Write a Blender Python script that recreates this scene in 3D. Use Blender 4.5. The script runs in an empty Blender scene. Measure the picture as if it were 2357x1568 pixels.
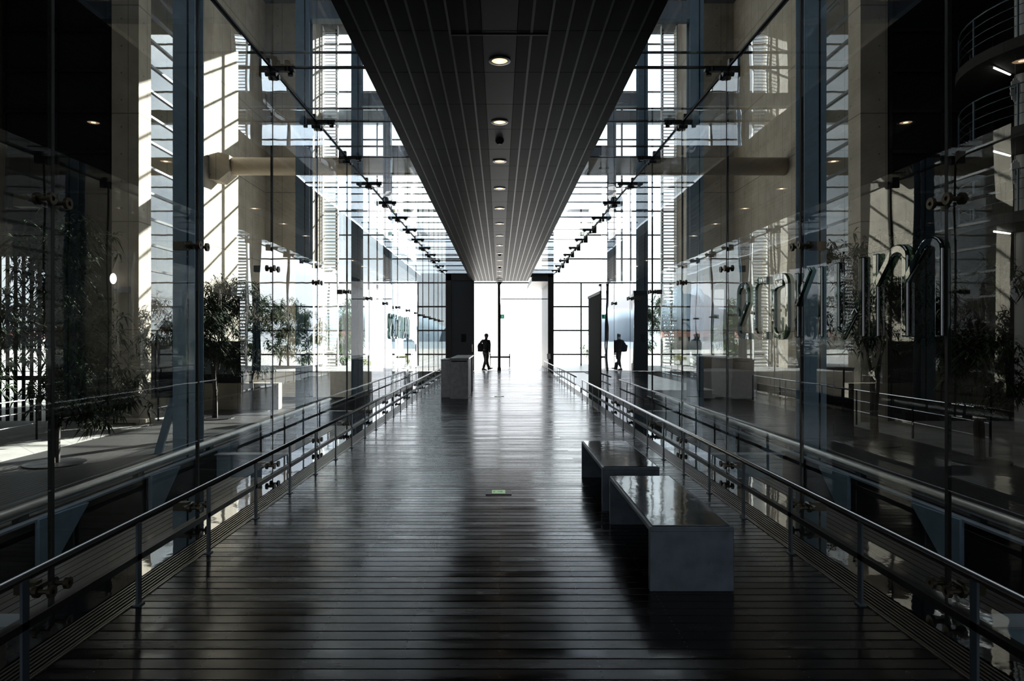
import bpy, math, random
from mathutils import Vector, Matrix
random.seed(7)
S = bpy.context.scene
C = S.collection
PI = math.pi

# ---------------------------------------------------------------- camera
cam_d = bpy.data.cameras.new('camera'); cam = bpy.data.objects.new('camera', cam_d); C.objects.link(cam)
cam.location = (0, 0, 1.5); cam.rotation_euler = (PI/2, 0, 0)
cam_d.lens = 24; cam_d.sensor_width = 36; cam_d.clip_end = 5000; cam_d.clip_start = .05
cam_d.shift_x = 28.5/2357; cam_d.shift_y = -4/2357
S.camera = cam
# ---------------------------------------------------------------- view
S.view_settings.view_transform = 'Standard'; S.view_settings.look = 'None'
S.view_settings.gamma = 1; S.view_settings.use_curve_mapping = False
S.view_settings.exposure = 0.0
cy = S.cycles
cy.max_bounces = 9; cy.diffuse_bounces = 4; cy.glossy_bounces = 6; cy.transmission_bounces = 6
cy.transparent_max_bounces = 40; cy.caustics_reflective = False; cy.caustics_refractive = False
cy.sample_clamp_indirect = 5; cy.use_denoising = True
# ---------------------------------------------------------------- sun and sky
SUN = Vector((.615, 1, .55)).normalized()
sd = bpy.data.lights.new('sun', 'SUN'); sd.energy = 34; sd.angle = math.radians(.45); sd.color = (1, .965, .9)
sd.cycles.use_multiple_importance_sampling = False; so = bpy.data.objects.new('sun', sd); C.objects.link(so)
so.rotation_euler = SUN.to_track_quat('Z', 'Y').to_euler(); so.location = (30, 60, 40)

W = bpy.data.worlds.new('sky'); S.world = W; W.use_nodes = True
nt = W.node_tree; nt.nodes.clear()
def N(nt, t, **k):
    n = nt.nodes.new(t)
    for a, b in k.items(): setattr(n, a, b)
    return n
def L(nt, a, b): nt.links.new(a, b)
def M(nt, op, a, b=None, c=None, clamp=False):
    n = N(nt, 'ShaderNodeMath', operation=op); n.use_clamp = clamp
    for i, v in enumerate((a, b, c)):
        if v is None: continue
        if isinstance(v, (int, float)): n.inputs[i].default_value = v
        else: L(nt, v, n.inputs[i])
    return n.outputs[0]
tc = N(nt, 'ShaderNodeTexCoord')
nrm = N(nt, 'ShaderNodeVectorMath', operation='NORMALIZE'); L(nt, tc.outputs['Generated'], nrm.inputs[0])
dot = N(nt, 'ShaderNodeVectorMath', operation='DOT_PRODUCT'); L(nt, nrm.outputs[0], dot.inputs[0]); dot.inputs[1].default_value = Vector((.34, .88, .33)).normalized()
d0 = M(nt, 'MAXIMUM', dot.outputs['Value'], 0)
glow = M(nt, 'MULTIPLY', M(nt, 'POWER', d0, 4), 3.4)
glow2 = M(nt, 'MULTIPLY', M(nt, 'POWER', d0, 30), 3)
mp = N(nt, 'ShaderNodeMapping'); mp.inputs['Scale'].default_value = (1, 1, 2.4); L(nt, nrm.outputs[0], mp.inputs[0])
nz = N(nt, 'ShaderNodeTexNoise'); nz.inputs['Scale'].default_value = 3.2; nz.inputs['Detail'].default_value = 7; nz.inputs['Roughness'].default_value = .55
L(nt, mp.outputs[0], nz.inputs['Vector'])
cl = N(nt, 'ShaderNodeMapRange'); cl.inputs[1].default_value = .38; cl.inputs[2].default_value = .62; L(nt, nz.outputs['Fac'], cl.inputs[0])
mixc = N(nt, 'ShaderNodeMixRGB'); mixc.inputs[1].default_value = (.50, .55, .61, 1); mixc.inputs[2].default_value = (.88, .885, .89, 1); L(nt, cl.outputs[0], mixc.inputs[0])
gc = M(nt, 'ADD', M(nt, 'ADD', glow, glow2), 1.25)
mul = N(nt, 'ShaderNodeVectorMath', operation='SCALE'); L(nt, mixc.outputs[0], mul.inputs[0]); L(nt, gc, mul.inputs['Scale'])
bg = N(nt, 'ShaderNodeBackground'); L(nt, mul.outputs[0], bg.inputs[0]); bg.inputs[1].default_value = 1.0
wo = N(nt, 'ShaderNodeOutputWorld'); L(nt, bg.outputs[0], wo.inputs[0])

# ---------------------------------------------------------------- materials
def mat(name, col, rough=.5, metal=0, noise=0, nscale=6, bump=0, bscale=40, spec=.5, emis=None, estr=0, rvar=0, stretch=(1, 1, 1)):
    m = bpy.data.materials.new(name); m.use_nodes = True; t = m.node_tree
    b = t.nodes['Principled BSDF']
    b.inputs['Base Color'].default_value = (*col, 1); b.inputs['Roughness'].default_value = rough
    b.inputs['Metallic'].default_value = metal; b.inputs['Specular IOR Level'].default_value = spec
    if emis: b.inputs['Emission Color'].default_value = (*emis, 1); b.inputs['Emission Strength'].default_value = estr
    tc = N(t, 'ShaderNodeTexCoord'); mp = N(t, 'ShaderNodeMapping'); mp.inputs['Scale'].default_value = stretch
    L(t, tc.outputs['Object'], mp.inputs[0])
    nz = N(t, 'ShaderNodeTexNoise'); nz.inputs['Scale'].default_value = nscale; nz.inputs['Detail'].default_value = 5
    L(t, mp.outputs[0], nz.inputs['Vector'])
    if noise:
        r = N(t, 'ShaderNodeMapRange'); r.inputs[1].default_value = .3; r.inputs[2].default_value = .7
        r.inputs[3].default_value = 1-noise; r.inputs[4].default_value = 1+noise; L(t, nz.outputs['Fac'], r.inputs[0])
        s = N(t, 'ShaderNodeVectorMath', operation='SCALE'); s.inputs[0].default_value = col; L(t, r.outputs[0], s.inputs['Scale'])
        L(t, s.outputs[0], b.inputs['Base Color'])
    if rvar:
        r = N(t, 'ShaderNodeMapRange'); r.inputs[1].default_value = .3; r.inputs[2].default_value = .7
        r.inputs[3].default_value = rough-rvar; r.inputs[4].default_value = rough+rvar; L(t, nz.outputs['Fac'], r.inputs[0]); L(t, r.outputs[0], b.inputs['Roughness'])
    if bump:
        n2 = N(t, 'ShaderNodeTexNoise'); n2.inputs['Scale'].default_value = bscale; n2.inputs['Detail'].default_value = 3; L(t, mp.outputs[0], n2.inputs['Vector'])
        bu = N(t, 'ShaderNodeBump'); bu.inputs['Strength'].default_value = 1; bu.inputs['Distance'].default_value = bump; L(t, n2.outputs['Fac'], bu.inputs['Height']); L(t, bu.outputs[0], b.inputs['Normal'])
    return m

def glass_mat(name, tint, r0=.08, wave=.0012, wscale=1.6, gain=1.0):
    m = bpy.data.materials.new(name); m.use_nodes = True; t = m.node_tree; t.nodes.clear()
    lw = N(t, 'ShaderNodeLayerWeight'); lw.inputs[0].default_value = .5
    p5 = M(t, 'POWER', lw.outputs['Facing'], 4.2)
    R = M(t, 'ADD', M(t, 'MULTIPLY', p5, (1-r0)*gain), r0, clamp=True)
    ge = N(t, 'ShaderNodeNewGeometry')
    fac = M(t, 'MULTIPLY', R, M(t, 'SUBTRACT', 1, ge.outputs['Backfacing']))
    tr = N(t, 'ShaderNodeBsdfTransparent'); tr.inputs[0].default_value = (*tint, 1)
    gl = N(t, 'ShaderNodeBsdfGlossy'); gl.inputs['Roughness'].default_value = .0; gl.inputs[0].default_value = (.96, .98, 1, 1)
    tc = N(t, 'ShaderNodeTexCoord')
    mp = N(t, 'ShaderNodeMapping'); mp.inputs['Scale'].default_value = (1, 1, .8); L(t, tc.outputs['Object'], mp.inputs[0])
    nz = N(t, 'ShaderNodeTexNoise'); nz.inputs['Scale'].default_value = wscale; nz.inputs['Detail'].default_value = 1; L(t, mp.outputs[0], nz.inputs['Vector'])
    bu = N(t, 'ShaderNodeBump'); bu.inputs['Strength'].default_value = 1; bu.inputs['Distance'].default_value = wave
    L(t, nz.outputs['Fac'], bu.inputs['Height']); L(t, bu.outputs[0], gl.inputs['Normal'])
    mx = N(t, 'ShaderNodeMixShader'); L(t, fac, mx.inputs[0]); L(t, tr.outputs[0], mx.inputs[1]); L(t, gl.outputs[0], mx.inputs[2])
    o = N(t, 'ShaderNodeOutputMaterial'); L(t, mx.outputs[0], o.inputs[0])
    return m

def floor_mat():
    m = mat('dark_timber_boards', (.012, .010, .0105), rough=.21, rvar=.06, noise=.35, nscale=1.6, stretch=(1, 9, 1), bump=.00012, bscale=6, spec=.17)
    t = m.node_tree; b = t.nodes['Principled BSDF']
    tc = N(t, 'ShaderNodeTexCoord'); sp = N(t, 'ShaderNodeSeparateXYZ'); L(t, tc.outputs['Object'], sp.inputs[0])
    # screw heads: two per board on every joist line
    mx = M(t, 'ABSOLUTE', M(t, 'SUBTRACT', M(t, 'WRAP', M(t, 'ADD', sp.outputs[0], .2285), .457, 0), .2285))
    my = M(t, 'ABSOLUTE', M(t, 'SUBTRACT', M(t, 'WRAP', sp.outputs[1], .05, 0), .025))
    d = M(t, 'SQRT', M(t, 'ADD', M(t, 'POWER', mx, 2), M(t, 'POWER', my, 2)))
    scr = M(t, 'LESS_THAN', d, .0045)
    seam = M(t, 'MULTIPLY', M(t, 'LESS_THAN', mx, .0018), .55)
    # per-board tone
    bi = M(t, 'FLOOR', M(t, 'MULTIPLY', sp.outputs[1], 10)); xi = M(t, 'FLOOR', M(t, 'DIVIDE', M(t, 'ADD', sp.outputs[0], M(t, 'MULTIPLY', bi, .914)), 1.828))
    cm = N(t, 'ShaderNodeCombineXYZ'); L(t, bi, cm.inputs[0]); L(t, xi, cm.inputs[1])
    wn = N(t, 'ShaderNodeTexWhiteNoise'); L(t, cm.outputs[0], wn.inputs['Vector'])
    tone = M(t, 'ADD', M(t, 'MULTIPLY', wn.outputs['Value'], .7), .65)
    src = b.inputs['Base Color'].links[0].from_socket
    s = N(t, 'ShaderNodeVectorMath', operation='SCALE'); L(t, src, s.inputs[0]); L(t, M(t, 'MULTIPLY', tone, M(t, 'SUBTRACT', 1, seam)), s.inputs['Scale'])
    mr = N(t, 'ShaderNodeMixRGB'); L(t, scr, mr.inputs[0]); L(t, s.outputs[0], mr.inputs[1]); mr.inputs[2].default_value = (.12, .11, .1, 1)
    L(t, mr.outputs[0], b.inputs['Base Color'])
    rs = b.inputs['Roughness'].links[0].from_socket
    L(t, M(t, 'ADD', rs, M(t, 'MULTIPLY', M(t, 'SUBTRACT', wn.outputs['Value'], .5), .12)), b.inputs['Roughness'])
    return m

def concrete_mat(name, col, board=.9):
    m = mat(name, col, rough=.85, noise=.16, nscale=1.3, bump=.004, bscale=9, spec=.25)
    t = m.node_tree; b = t.nodes['Principled BSDF']
    tc = N(t, 'ShaderNodeTexCoord'); sp = N(t, 'ShaderNodeSeparateXYZ'); L(t, tc.outputs['Object'], sp.inputs[0])
    h = M(t, 'ADD', sp.outputs[0], sp.outputs[1])
    vj = M(t, 'LESS_THAN', M(t, 'ABSOLUTE', M(t, 'SUBTRACT', M(t, 'WRAP', h, board, 0), board/2)), .012)
    hj = M(t, 'LESS_THAN', M(t, 'ABSOLUTE', M(t, 'SUBTRACT', M(t, 'WRAP', sp.outputs[2], 3.6, 0), 1.8)), .02)
    # tie holes
    hx = M(t, 'ABSOLUTE', M(t, 'SUBTRACT', M(t, 'WRAP', h, board, 0), board*.25)); hz = M(t, 'ABSOLUTE', M(t, 'SUBTRACT', M(t, 'WRAP', sp.outputs[2], .9, 0), .45))
    hole = M(t, 'LESS_THAN', M(t, 'SQRT', M(t, 'ADD', M(t, 'POWER', hx, 2), M(t, 'POWER', hz, 2))), .03)
    bd = N(t, 'ShaderNodeTexNoise'); bd.inputs['Scale'].default_value = 1; cmv = N(t, 'ShaderNodeCombineXYZ'); L(t, M(t, 'FLOOR', M(t, 'MULTIPLY', h, 7)), cmv.inputs[0]); L(t, cmv.outputs[0], bd.inputs['Vector'])
    k = M(t, 'MULTIPLY', M(t, 'SUBTRACT', 1, M(t, 'MULTIPLY', M(t, 'MAXIMUM', M(t, 'MAXIMUM', vj, hj), hole), .5)), M(t, 'ADD', .85, M(t, 'MULTIPLY', bd.outputs['Fac'], .3)))
    src = b.inputs['Base Color'].links[0].from_socket
    s = N(t, 'ShaderNodeVectorMath', operation='SCALE'); L(t, src, s.inputs[0]); L(t, k, s.inputs['Scale']); L(t, s.outputs[0], b.inputs['Base Color'])
    return m

m_floor = floor_mat()
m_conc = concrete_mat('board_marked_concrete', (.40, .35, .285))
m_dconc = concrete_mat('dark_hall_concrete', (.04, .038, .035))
m_pave = concrete_mat('pale_paving', (.30, .29, .27), 1.5)
m_plaza = mat('white_forecourt_paving', (.62, .61, .6), .35, noise=.06)
m_deck = mat('outer_deck_boards', (.020, .018, .017), .5, noise=.3, nscale=3, stretch=(6, 1, 1))
m_glass = glass_mat('wall_glass', (.935, .955, .95), gain=1.0)
m_rglass = glass_mat('roof_glass', (.9, .93, .95), wave=.001)
m_fglass = glass_mat('facade_glass', (.95, .975, .98), wave=.001)
m_lglass = glass_mat('letter_glass', (.24, .34, .29), r0=.16, wave=.0012, wscale=6)
m_black = mat('black_metal', (.012, .012, .013), .4, .2, noise=.2)
m_seal = mat('black_silicone', (.01, .01, .01), .6)
m_blue = mat('blue_grey_painted_steel', (.20, .31, .40), .45, 0, noise=.1)
m_beam = mat('grey_blue_painted_beam', (.24, .29, .34), .5, 0, noise=.1)
m_bronze = mat('dark_fitting_steel', (.10, .085, .06), .35, .8)
m_steel = mat('brushed_stainless_rail', (.55, .55, .55), .27, 1, noise=.05)
m_post = mat('blue_grey_post_steel', (.10, .13, .16), .4, .3)
m_tube = mat('weathered_steel_tube', (.42, .41, .38), .42, .7, noise=.1)
m_grille = mat('floor_grille_bars', (.20, .18, .155), .32, .8)
m_strip = mat('polished_black_glass_strip', (.006, .008, .01), .02, 0, bump=.0006, bscale=5, spec=1.0); m_strip.node_tree.nodes['Principled BSDF'].inputs['IOR'].default_value = 2.6
m_slab = mat('dark_ceiling_panels', (.003, .003, .0035), .42, 0, noise=.2, spec=.02)
m_cpan = mat('grey_centre_ceiling_panel', (.014, .014, .016), .4, 0, noise=.05, spec=.10)
m_cgap = mat('pale_ceiling_strips', (.013, .0125, .0125), .33, 0, spec=.25)
m_bench = mat('galvanised_bench_steel', (.105, .14, .18), .48, .1, noise=.25, nscale=9, rvar=.08)
m_top = mat('polished_dark_bench_top', (.012, .017, .02), .07, .0, noise=.3, nscale=60, bump=.0012, bscale=7, spec=1.0)
m_count = mat('mottled_pale_counter_panel', (.68, .68, .72), .5, 0, noise=.2, nscale=9)
m_ctop = mat('grey_counter_top', (.30, .30, .31), .25)
m_door = mat('dark_blue_door_panel', (.022, .024, .032), .42)
m_vest = mat('dark_vestibule_cladding', (.05, .07, .09), .3, .3)
m_frame = mat('black_door_frame', (.018, .013, .014), .45)
m_white = mat('white_paint', (.75, .75, .74), .5)
m_rib = mat('ribbed_white_metal', (.20, .20, .21), .4, .2)
m_dark = mat('matt_black_panel', (.012, .012, .014), .8, spec=.15)
m_trunk = mat('dark_trunk', (.05, .04, .03), .8, noise=.3)
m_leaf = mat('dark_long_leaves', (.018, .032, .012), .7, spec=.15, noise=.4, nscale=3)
m_leaf2 = mat('green_garden_leaves', (.10, .20, .05), .5, noise=.5, nscale=1)
m_leafy = mat('yellow_green_leaves', (.38, .40, .06), .5, noise=.5, nscale=2)
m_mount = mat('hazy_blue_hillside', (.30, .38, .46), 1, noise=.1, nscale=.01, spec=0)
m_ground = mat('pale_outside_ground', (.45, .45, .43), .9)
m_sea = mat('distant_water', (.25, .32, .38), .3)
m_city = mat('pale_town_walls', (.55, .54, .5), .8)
m_roofred = mat('red_roofs', (.35, .14, .09), .8)
m_lamp = mat('warm_lamp_lens', (.8, .6, .4), .4, emis=(1, .62, .32), estr=2.2)
m_lampc = mat('warm_lamp_core', (1, .8, .6), .4, emis=(1, .82, .6), estr=9)
m_tubel = mat('fluorescent_tube', (.9, .9, .9), .4, emis=(1, .97, .92), estr=4)
m_green = mat('green_sign_light', (.02, .25, .14), .4, emis=(.02, .42, .22), estr=.45)
m_green2 = mat('pale_green_floor_lens', (.35, .5, .25), .3, emis=(.38, .58, .28), estr=.35)
m_signw = mat('sign_white', (.8, .85, .8), .4, emis=(.6, 1, .75), estr=.5)
m_skin = mat('skin', (.30, .17, .12), .5)
m_hair = mat('dark_hair', (.01, .008, .008), .5)
m_cloth = mat('black_clothing', (.008, .008, .010), .8)
m_trouser = mat('dark_trousers', (.010, .010, .013), .8)
m_bag = mat('black_bag_fabric', (.006, .006, .007), .7)
m_shoe = mat('dark_shoe', (.02, .015, .014), .5)
m_orange = mat('orange_notice', (.6, .25, .04), .5)
m_plate = mat('grey_floor_plate', (.12, .12, .125), .4, .5)

# ---------------------------------------------------------------- mesh builder
class MB:
    def __init__(s, o=(0, 0, 0)): s.v = []; s.f = []; s.o = Vector(o)
    def add(s, vs, fs):
        n = len(s.v); s.v += [Vector(v)-s.o for v in vs]; s.f += [tuple(i+n for i in f) for f in fs]; return s
    def box(s, x0, x1, y0, y1, z0, z1):
        return s.add([(x0,y0,z0),(x1,y0,z0),(x1,y1,z0),(x0,y1,z0),(x0,y0,z1),(x1,y0,z1),(x1,y1,z1),(x0,y1,z1)],
                     [(0,3,2,1),(4,5,6,7),(0,1,5,4),(1,2,6,5),(2,3,7,6),(3,0,4,7)])
    def tube(s, pts, r, n=10, caps=True):
        pts = [Vector(p) for p in pts]; rs = r if isinstance(r, (list, tuple)) else [r]*len(pts)
        vs = []; fs = []
        for i, p in enumerate(pts):
            t = (pts[min(i+1, len(pts)-1)]-pts[max(i-1, 0)]).normalized()
            a = t.cross(Vector((0, 0, 1)));
            if a.length < .1: a = t.cross(Vector((0, 1, 0)))
            a.normalize(); b = a.cross(t)
            for k in range(n):
                th = 2*PI*k/n; vs.append(p+(a*math.cos(th)+b*math.sin(th))*rs[i])
        for i in range(len(pts)-1):
            for k in range(n):
                k2 = (k+1) % n; fs.append((i*n+k, i*n+k2, (i+1)*n+k2, (i+1)*n+k))
        if caps:
            fs.append(tuple(reversed(range(n)))); fs.append(tuple((len(pts)-1)*n+k for k in range(n)))
        return s.add(vs, fs)
    def prism(s, poly, axis, a, b):
        # poly of 2-D points in the plane normal to axis ('x': (y,z), 'y': (x,z), 'z': (x,y))
        def P(p, t): return {'x': (t, p[0], p[1]), 'y': (p[0], t, p[1]), 'z': (p[0], p[1], t)}[axis]
        n = len(poly)
        vs = [P(p, a) for p in poly]+[P(p, b) for p in poly]
        fs = [tuple(range(n)), tuple(reversed(range(n, 2*n)))]+[(i, n+i, n+(i+1) % n, (i+1) % n) for i in range(n)]
        return s.add(vs, fs)
    def build(s, name, m, parent=None, bevel=0, smooth=False, loc=None):
        me = bpy.data.meshes.new(name); me.from_pydata([tuple(v) for v in s.v], [], s.f); me.update()
        import bmesh
        if len(s.f) < 60000:
            bm = bmesh.new(); bm.from_mesh(me); bmesh.ops.recalc_face_normals(bm, faces=bm.faces); bm.to_mesh(me); bm.free()
        me.materials.append(m)
        if smooth: me.polygons.foreach_set('use_smooth', [True]*len(me.polygons))
        o = bpy.data.objects.new(name, me); C.objects.link(o)
        if parent is not None: o.parent = parent
        elif s.o.length > 0: o.location = s.o
        if bevel:
            b = o.modifiers.new('bevel', 'BEVEL'); b.width = bevel; b.segments = 2; b.limit_method = 'ANGLE'
        return o
def tag(o, label, cat, group=None, kind=None):
    if label: o['label'] = label
    if cat: o['category'] = cat
    if group: o['group'] = group
    if kind: o['kind'] = kind
    return o
def thing(name, label, cat, loc=(0, 0, 0), rotz=0, group=None):
    o = bpy.data.objects.new(name, None); o.empty_display_size = .1; C.objects.link(o); o.location = loc; o.rotation_euler = (0, 0, rotz)
    return tag(o, label, cat, group)
def struct(o, label=None):
    o['kind'] = 'structure'
    if label: o['label'] = label
    return o
def sthing(name, loc=(0, 0, 0), label=None):
    o = bpy.data.objects.new(name, None); o.empty_display_size = .1; C.objects.link(o); o.location = loc; return struct(o, label)
def copy_tree(o, parent=None):
    c = o.copy(); C.objects.link(c); c.parent = parent
    for ch in list(o.children): copy_tree(ch, c)
    return c
def dup(o, loc, label=None, group=None, rotz=None):
    c = copy_tree(o); c.location = loc
    if label: c['label'] = label
    if group: c['group'] = group
    if rotz is not None: c.rotation_euler = (0, 0, rotz)
    return c
def SIDE(s): return 'left' if s < 0 else 'right'
ORD = ['nearest', 'second', 'third', 'fourth', 'fifth', 'sixth', 'seventh', 'eighth', 'ninth', 'tenth', 'eleventh', 'twelfth', 'thirteenth', 'fourteenth', 'fifteenth', 'sixteenth', 'seventeenth']

XG = 2.5; ZR = 4.48; XR = 2.06; ZS = 4.17; HS = 1.33; DEND = 31.57; ZL = -1.29
JO = [3.82+1.85*k for k in range(-4, 16)]      # glass joints

# ================================================================= SETTING
# corridor floor of cross boards
mb = MB(); y = -5.0; prev = None
rows = []
while y < DEND-.05:
    a = random.uniform(-.0004, .0004); b = a+random.gauss(0, .00035)
    rows += [(y+.003, -.02), (y+.003, -.003), (y+.006, a), (y+.094, b), (y+.097, -.003), (y+.097, -.02)]
    y += .1
rows.append((DEND, -.02))
vs = []; fs = []
for i, (yy, zz) in enumerate(rows): vs += [(-XR, yy, zz), (XR, yy, zz)]
for i in range(len(rows)-1): fs.append((2*i, 2*i+1, 2*i+3, 2*i+2))
mb.add(vs, fs); struct(mb.build('floor', m_floor), 'dark timber board floor of the glazed walkway')
struct(MB().box(-2.62, 2.62, -5, DEND, -.5, -.03).build('floor', m_black), 'dark deck structure under the walkway floor')
# edge trims, grille, reflecting strip
k = 0
for s in (-1, 1):
    x0 = s*XR
    struct(MB().box(min(x0, x0+s*.012), max(x0, x0+s*.012), -5, DEND, -.03, .006).build('trim_%d' % (k+1), m_grille), 'thin metal edge along the boards, %s' % SIDE(s))
    g = MB()
    for j in range(7):
        xa = s*(2.08+.0255*j); g.box(min(xa, xa+s*.011), max(xa, xa+s*.011), -5, DEND, -.03, .004)
    struct(g.build('trim_%d' % (k+2), m_grille), 'lengthwise floor grille bars, %s' % SIDE(s))
    struct(MB().box(min(s*2.262, s*2.49), max(s*2.262, s*2.49), -5, DEND, -.03, .0).build('trim_%d' % (k+3), m_strip), 'polished dark strip between grille and glass, %s' % SIDE(s))
    k += 3
# slatted ceiling slab
cl_ = MB().box(-HS, HS, -4, DEND+.4, ZS+.03, ZS+.27).build('ceiling', m_slab); struct(cl_, 'dark slatted ceiling slab hung over the walkway')
pan = MB(); gaps = [.279+.156*i for i in range(7)]
edges = []
lo = .155
for gx in gaps: edges.append((lo, gx-.011)); lo = gx+.011
edges.append((lo, HS))
ys = [6.84-.925*14+.925*i for i in range(40)]
for i in range(len(ys)-1):
    ya, yb = ys[i]+.004, min(ys[i+1]-.004, DEND+.4)
    if ya > DEND+.3 or yb < -4: continue
    for (a, b) in edges:
        for s in (-1, 1): pan.box(min(s*a, s*b), max(s*a, s*b), ya, yb, ZS, ZS+.028)
pan.build('ceiling_panels', m_slab, cl_)
ps = MB()
for gx in gaps:
    for s in (-1, 1): ps.box(s*gx-.0105, s*gx+.0105, -4, DEND+.39, ZS+.003, ZS+.0295)
ps.build('pale_strips', m_cgap, cl_)
cp = MB()
for i in range(len(ys)-1):
    if ys[i] > DEND+.3 or ys[i+1] < -4: continue
    cp.box(-.15, .15, ys[i]+.005, min(ys[i+1]-.005, DEND+.4), ZS, ZS+.021)
cp.build('centre_panel', m_cpan, cl_)
hatch = MB()
for (a, b, c, d) in ((-.44, .44, 5.98, 6.0), (-.44, -.425, 5.2, 6.0), (.425, .44, 5.2, 6.0)): hatch.box(a, b, c, d, ZS-.006, ZS)
hatch.build('access_hatch_frame', m_black, cl_)

# glass walls and roof : one window per module, fittings as its parts
win = 0
def fitting(mbx, s, yj, z, both=True):
    # outer post stub with two disc clamps through the glass
    for dy in (-.07, .07):
        mbx.tube([(s*(XG-.05), yj+dy, z), (s*(XG-.03), yj+dy, z)], .034, 14)
        mbx.tube([(s*(XG-.05), yj+dy, z), (s*(XG+.10), yj+dy, z)], .013, 10)
        mbx.tube([(s*(XG+.03), yj+dy, z), (s*(XG+.05), yj+dy, z)], .034, 14)
    mbx.tube([(s*(XG+.09), yj-.09, z), (s*(XG+.09), yj+.09, z)], .02, 10)
    mbx.box(min(s*(XG+.08), s*(XG+.2)), max(s*(XG+.08), s*(XG+.2)), yj-.03, yj+.03, z-.035, z+.035)
for s in (-1, 1):
    for i in range(len(JO)):
        y0 = JO[i]; y1 = JO[i+1] if i+1 < len(JO) else DEND
        if y1-y0 < .3: continue
        win += 1
        w = sthing('window_%d' % win, (s*XG, y0, 0), 'clear glass wall panel, %s side' % SIDE(s))
        O = (s*XG, y0, 0)
        if not (s > 0 and 17.5 < (y0+y1)/2 < 31.5):
            MB(O).box(min(s*XG, s*(XG+.019)), max(s*XG, s*(XG+.019)), y0+.012, y1-.012, -.45, ZR-.02).build('pane', m_glass, w)
            MB(O).box(min(s*(XG-.002), s*(XG+.021)), max(s*(XG-.002), s*(XG+.021)), y0-.012, y0+.012, -.45, ZR-.02).build('joint_seal', m_seal, w)
            f = MB(O); fitting(f, s, y0, 2.27); fitting(f, s, y0, .11); f.build('spider_fitting', m_bronze, w, smooth=False)
        # roof pane
        MB(O).box(min(s*(HS+.01), s*XG), max(s*(HS+.01), s*XG), y0+.01, y1-.01, ZR, ZR+.019).build('roof_pane', m_rglass, w)
        q = MB(O); q.box(min(s*(HS-.05), s*XG), max(s*(HS-.05), s*XG), y0-.01, y0+.01, ZR-.004, ZR+.024)
        q.build('roof_joint_seal', m_seal, w)
        rod = MB(O); rod.tube([(s*(HS-.1), y0+.06, ZR+.20), (s*(XG+.3), y0+.06, ZR+.20)], .016, 8)
        rod.build('roof_tie_rod', m_black, w)
        c = MB(O)
        c.box(min(s*(XG-.24), s*(XG-.02)), max(s*(XG-.24), s*(XG-.02)), y0-.03, y0+.03, ZR-.035, ZR-.003)
        c.box(min(s*(XG-.035), s*(XG-.003)), max(s*(XG-.035), s*(XG-.003)), y0-.075, y0+.075, ZR-.11, ZR-.02)
        for dy in (-.055, .055):
            c.tube([(s*(XG-.06), y0+dy, ZR-.08), (s*(XG-.003), y0+dy, ZR-.08)], .03, 12)
            c.tube([(s*(XG-.18), y0+dy, ZR-.06), (s*(XG-.18), y0+dy, ZR-.003)], .03, 12)
        c.box(min(s*(XG+.02), s*(XG+.14)), max(s*(XG+.02), s*(XG+.14)), y0-.03, y0+.03, ZR-.10, ZR+.10)
        c.build('corner_clamp', m_black, w)
    struct(MB().box(min(s*(XG-.012), s*(XG+.03)), max(s*(XG-.012), s*(XG+.03)), -4, DEND, ZR-.02, ZR).build('trim_%d' % (k+1), m_seal), 'black seal where glass wall meets glass roof, %s' % SIDE(s))
    k += 1

# end frame with door
fr = MB()
fr.box(-2.5, -2.24, DEND, DEND+.3, 0, ZR+.05); fr.box(2.24, 2.5, DEND, DEND+.3, 0, ZR+.05)
fr.box(-2.5, -HS-.02, DEND, DEND+.3, ZR-.28, ZR+.05); fr.box(HS+.02, 2.5, DEND, DEND+.3, ZR-.12, ZR+.05)
struct(fr.build('trim_20', m_frame), 'black portal frame at the far end')
dr = sthing('door_1', (-1.7, DEND+.1, 0), 'tall dark sliding door leaf')
O = dr.location
MB(O).box(-2.24, -1.18, DEND+.06, DEND+.2, 0.01, 4.26).build('leaf', m_door, dr, bevel=.01)
MB(O).box(-1.78, -1.55, DEND+.05, DEND+.06, 1.35, 1.72).build('notice', m_dark, dr)
MB(O).tube([(-1.26, DEND+.03, .9), (-1.26, DEND+.03, 1.25)], .012).build('door_handle', m_steel, dr)
# ribbed side screen beyond the frame and its canopy
rb = MB()
for i in range(60):
    yy = DEND+.35+i*.09; rb.box(2.30, 2.36 if i % 2 else 2.40, yy, yy+.085, .0, ZR-.3)
struct(rb.build('wall_right', m_rib), 'ribbed white metal screen wall beyond the portal')
struct(MB().box(1.5, 2.42, DEND+.3, DEND+5.7, ZR-.3, ZR-.1).build('ceiling', m_rib), 'canopy soffit beyond the portal')

# concrete masses left and right
def conc(s):
    def B(name, x0, x1, y0, y1, z0, z1, m, lab):
        a, b = sorted((s*x0, s*x1)); return struct(MB().box(a, b, y0, y1, z0, z1).build(name, m), lab)
    sd_ = SIDE(s)
    B('wall_'+sd_, 12, 15, 27.2, 35.0, ZL, 18.7, m_conc, 'tall board marked concrete wall, %s' % sd_)
    B('wall_'+sd_, 9.75, 12, 35, 38.2, ZL, 18.7, m_conc, 'concrete return wall by the louvres, %s' % sd_)
    B('wall_'+sd_, 12, 12.9, 22.7, 23.5, ZL, 18.7, m_conc, 'slender concrete pier, %s' % sd_)
conc(-1); conc(1)
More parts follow.
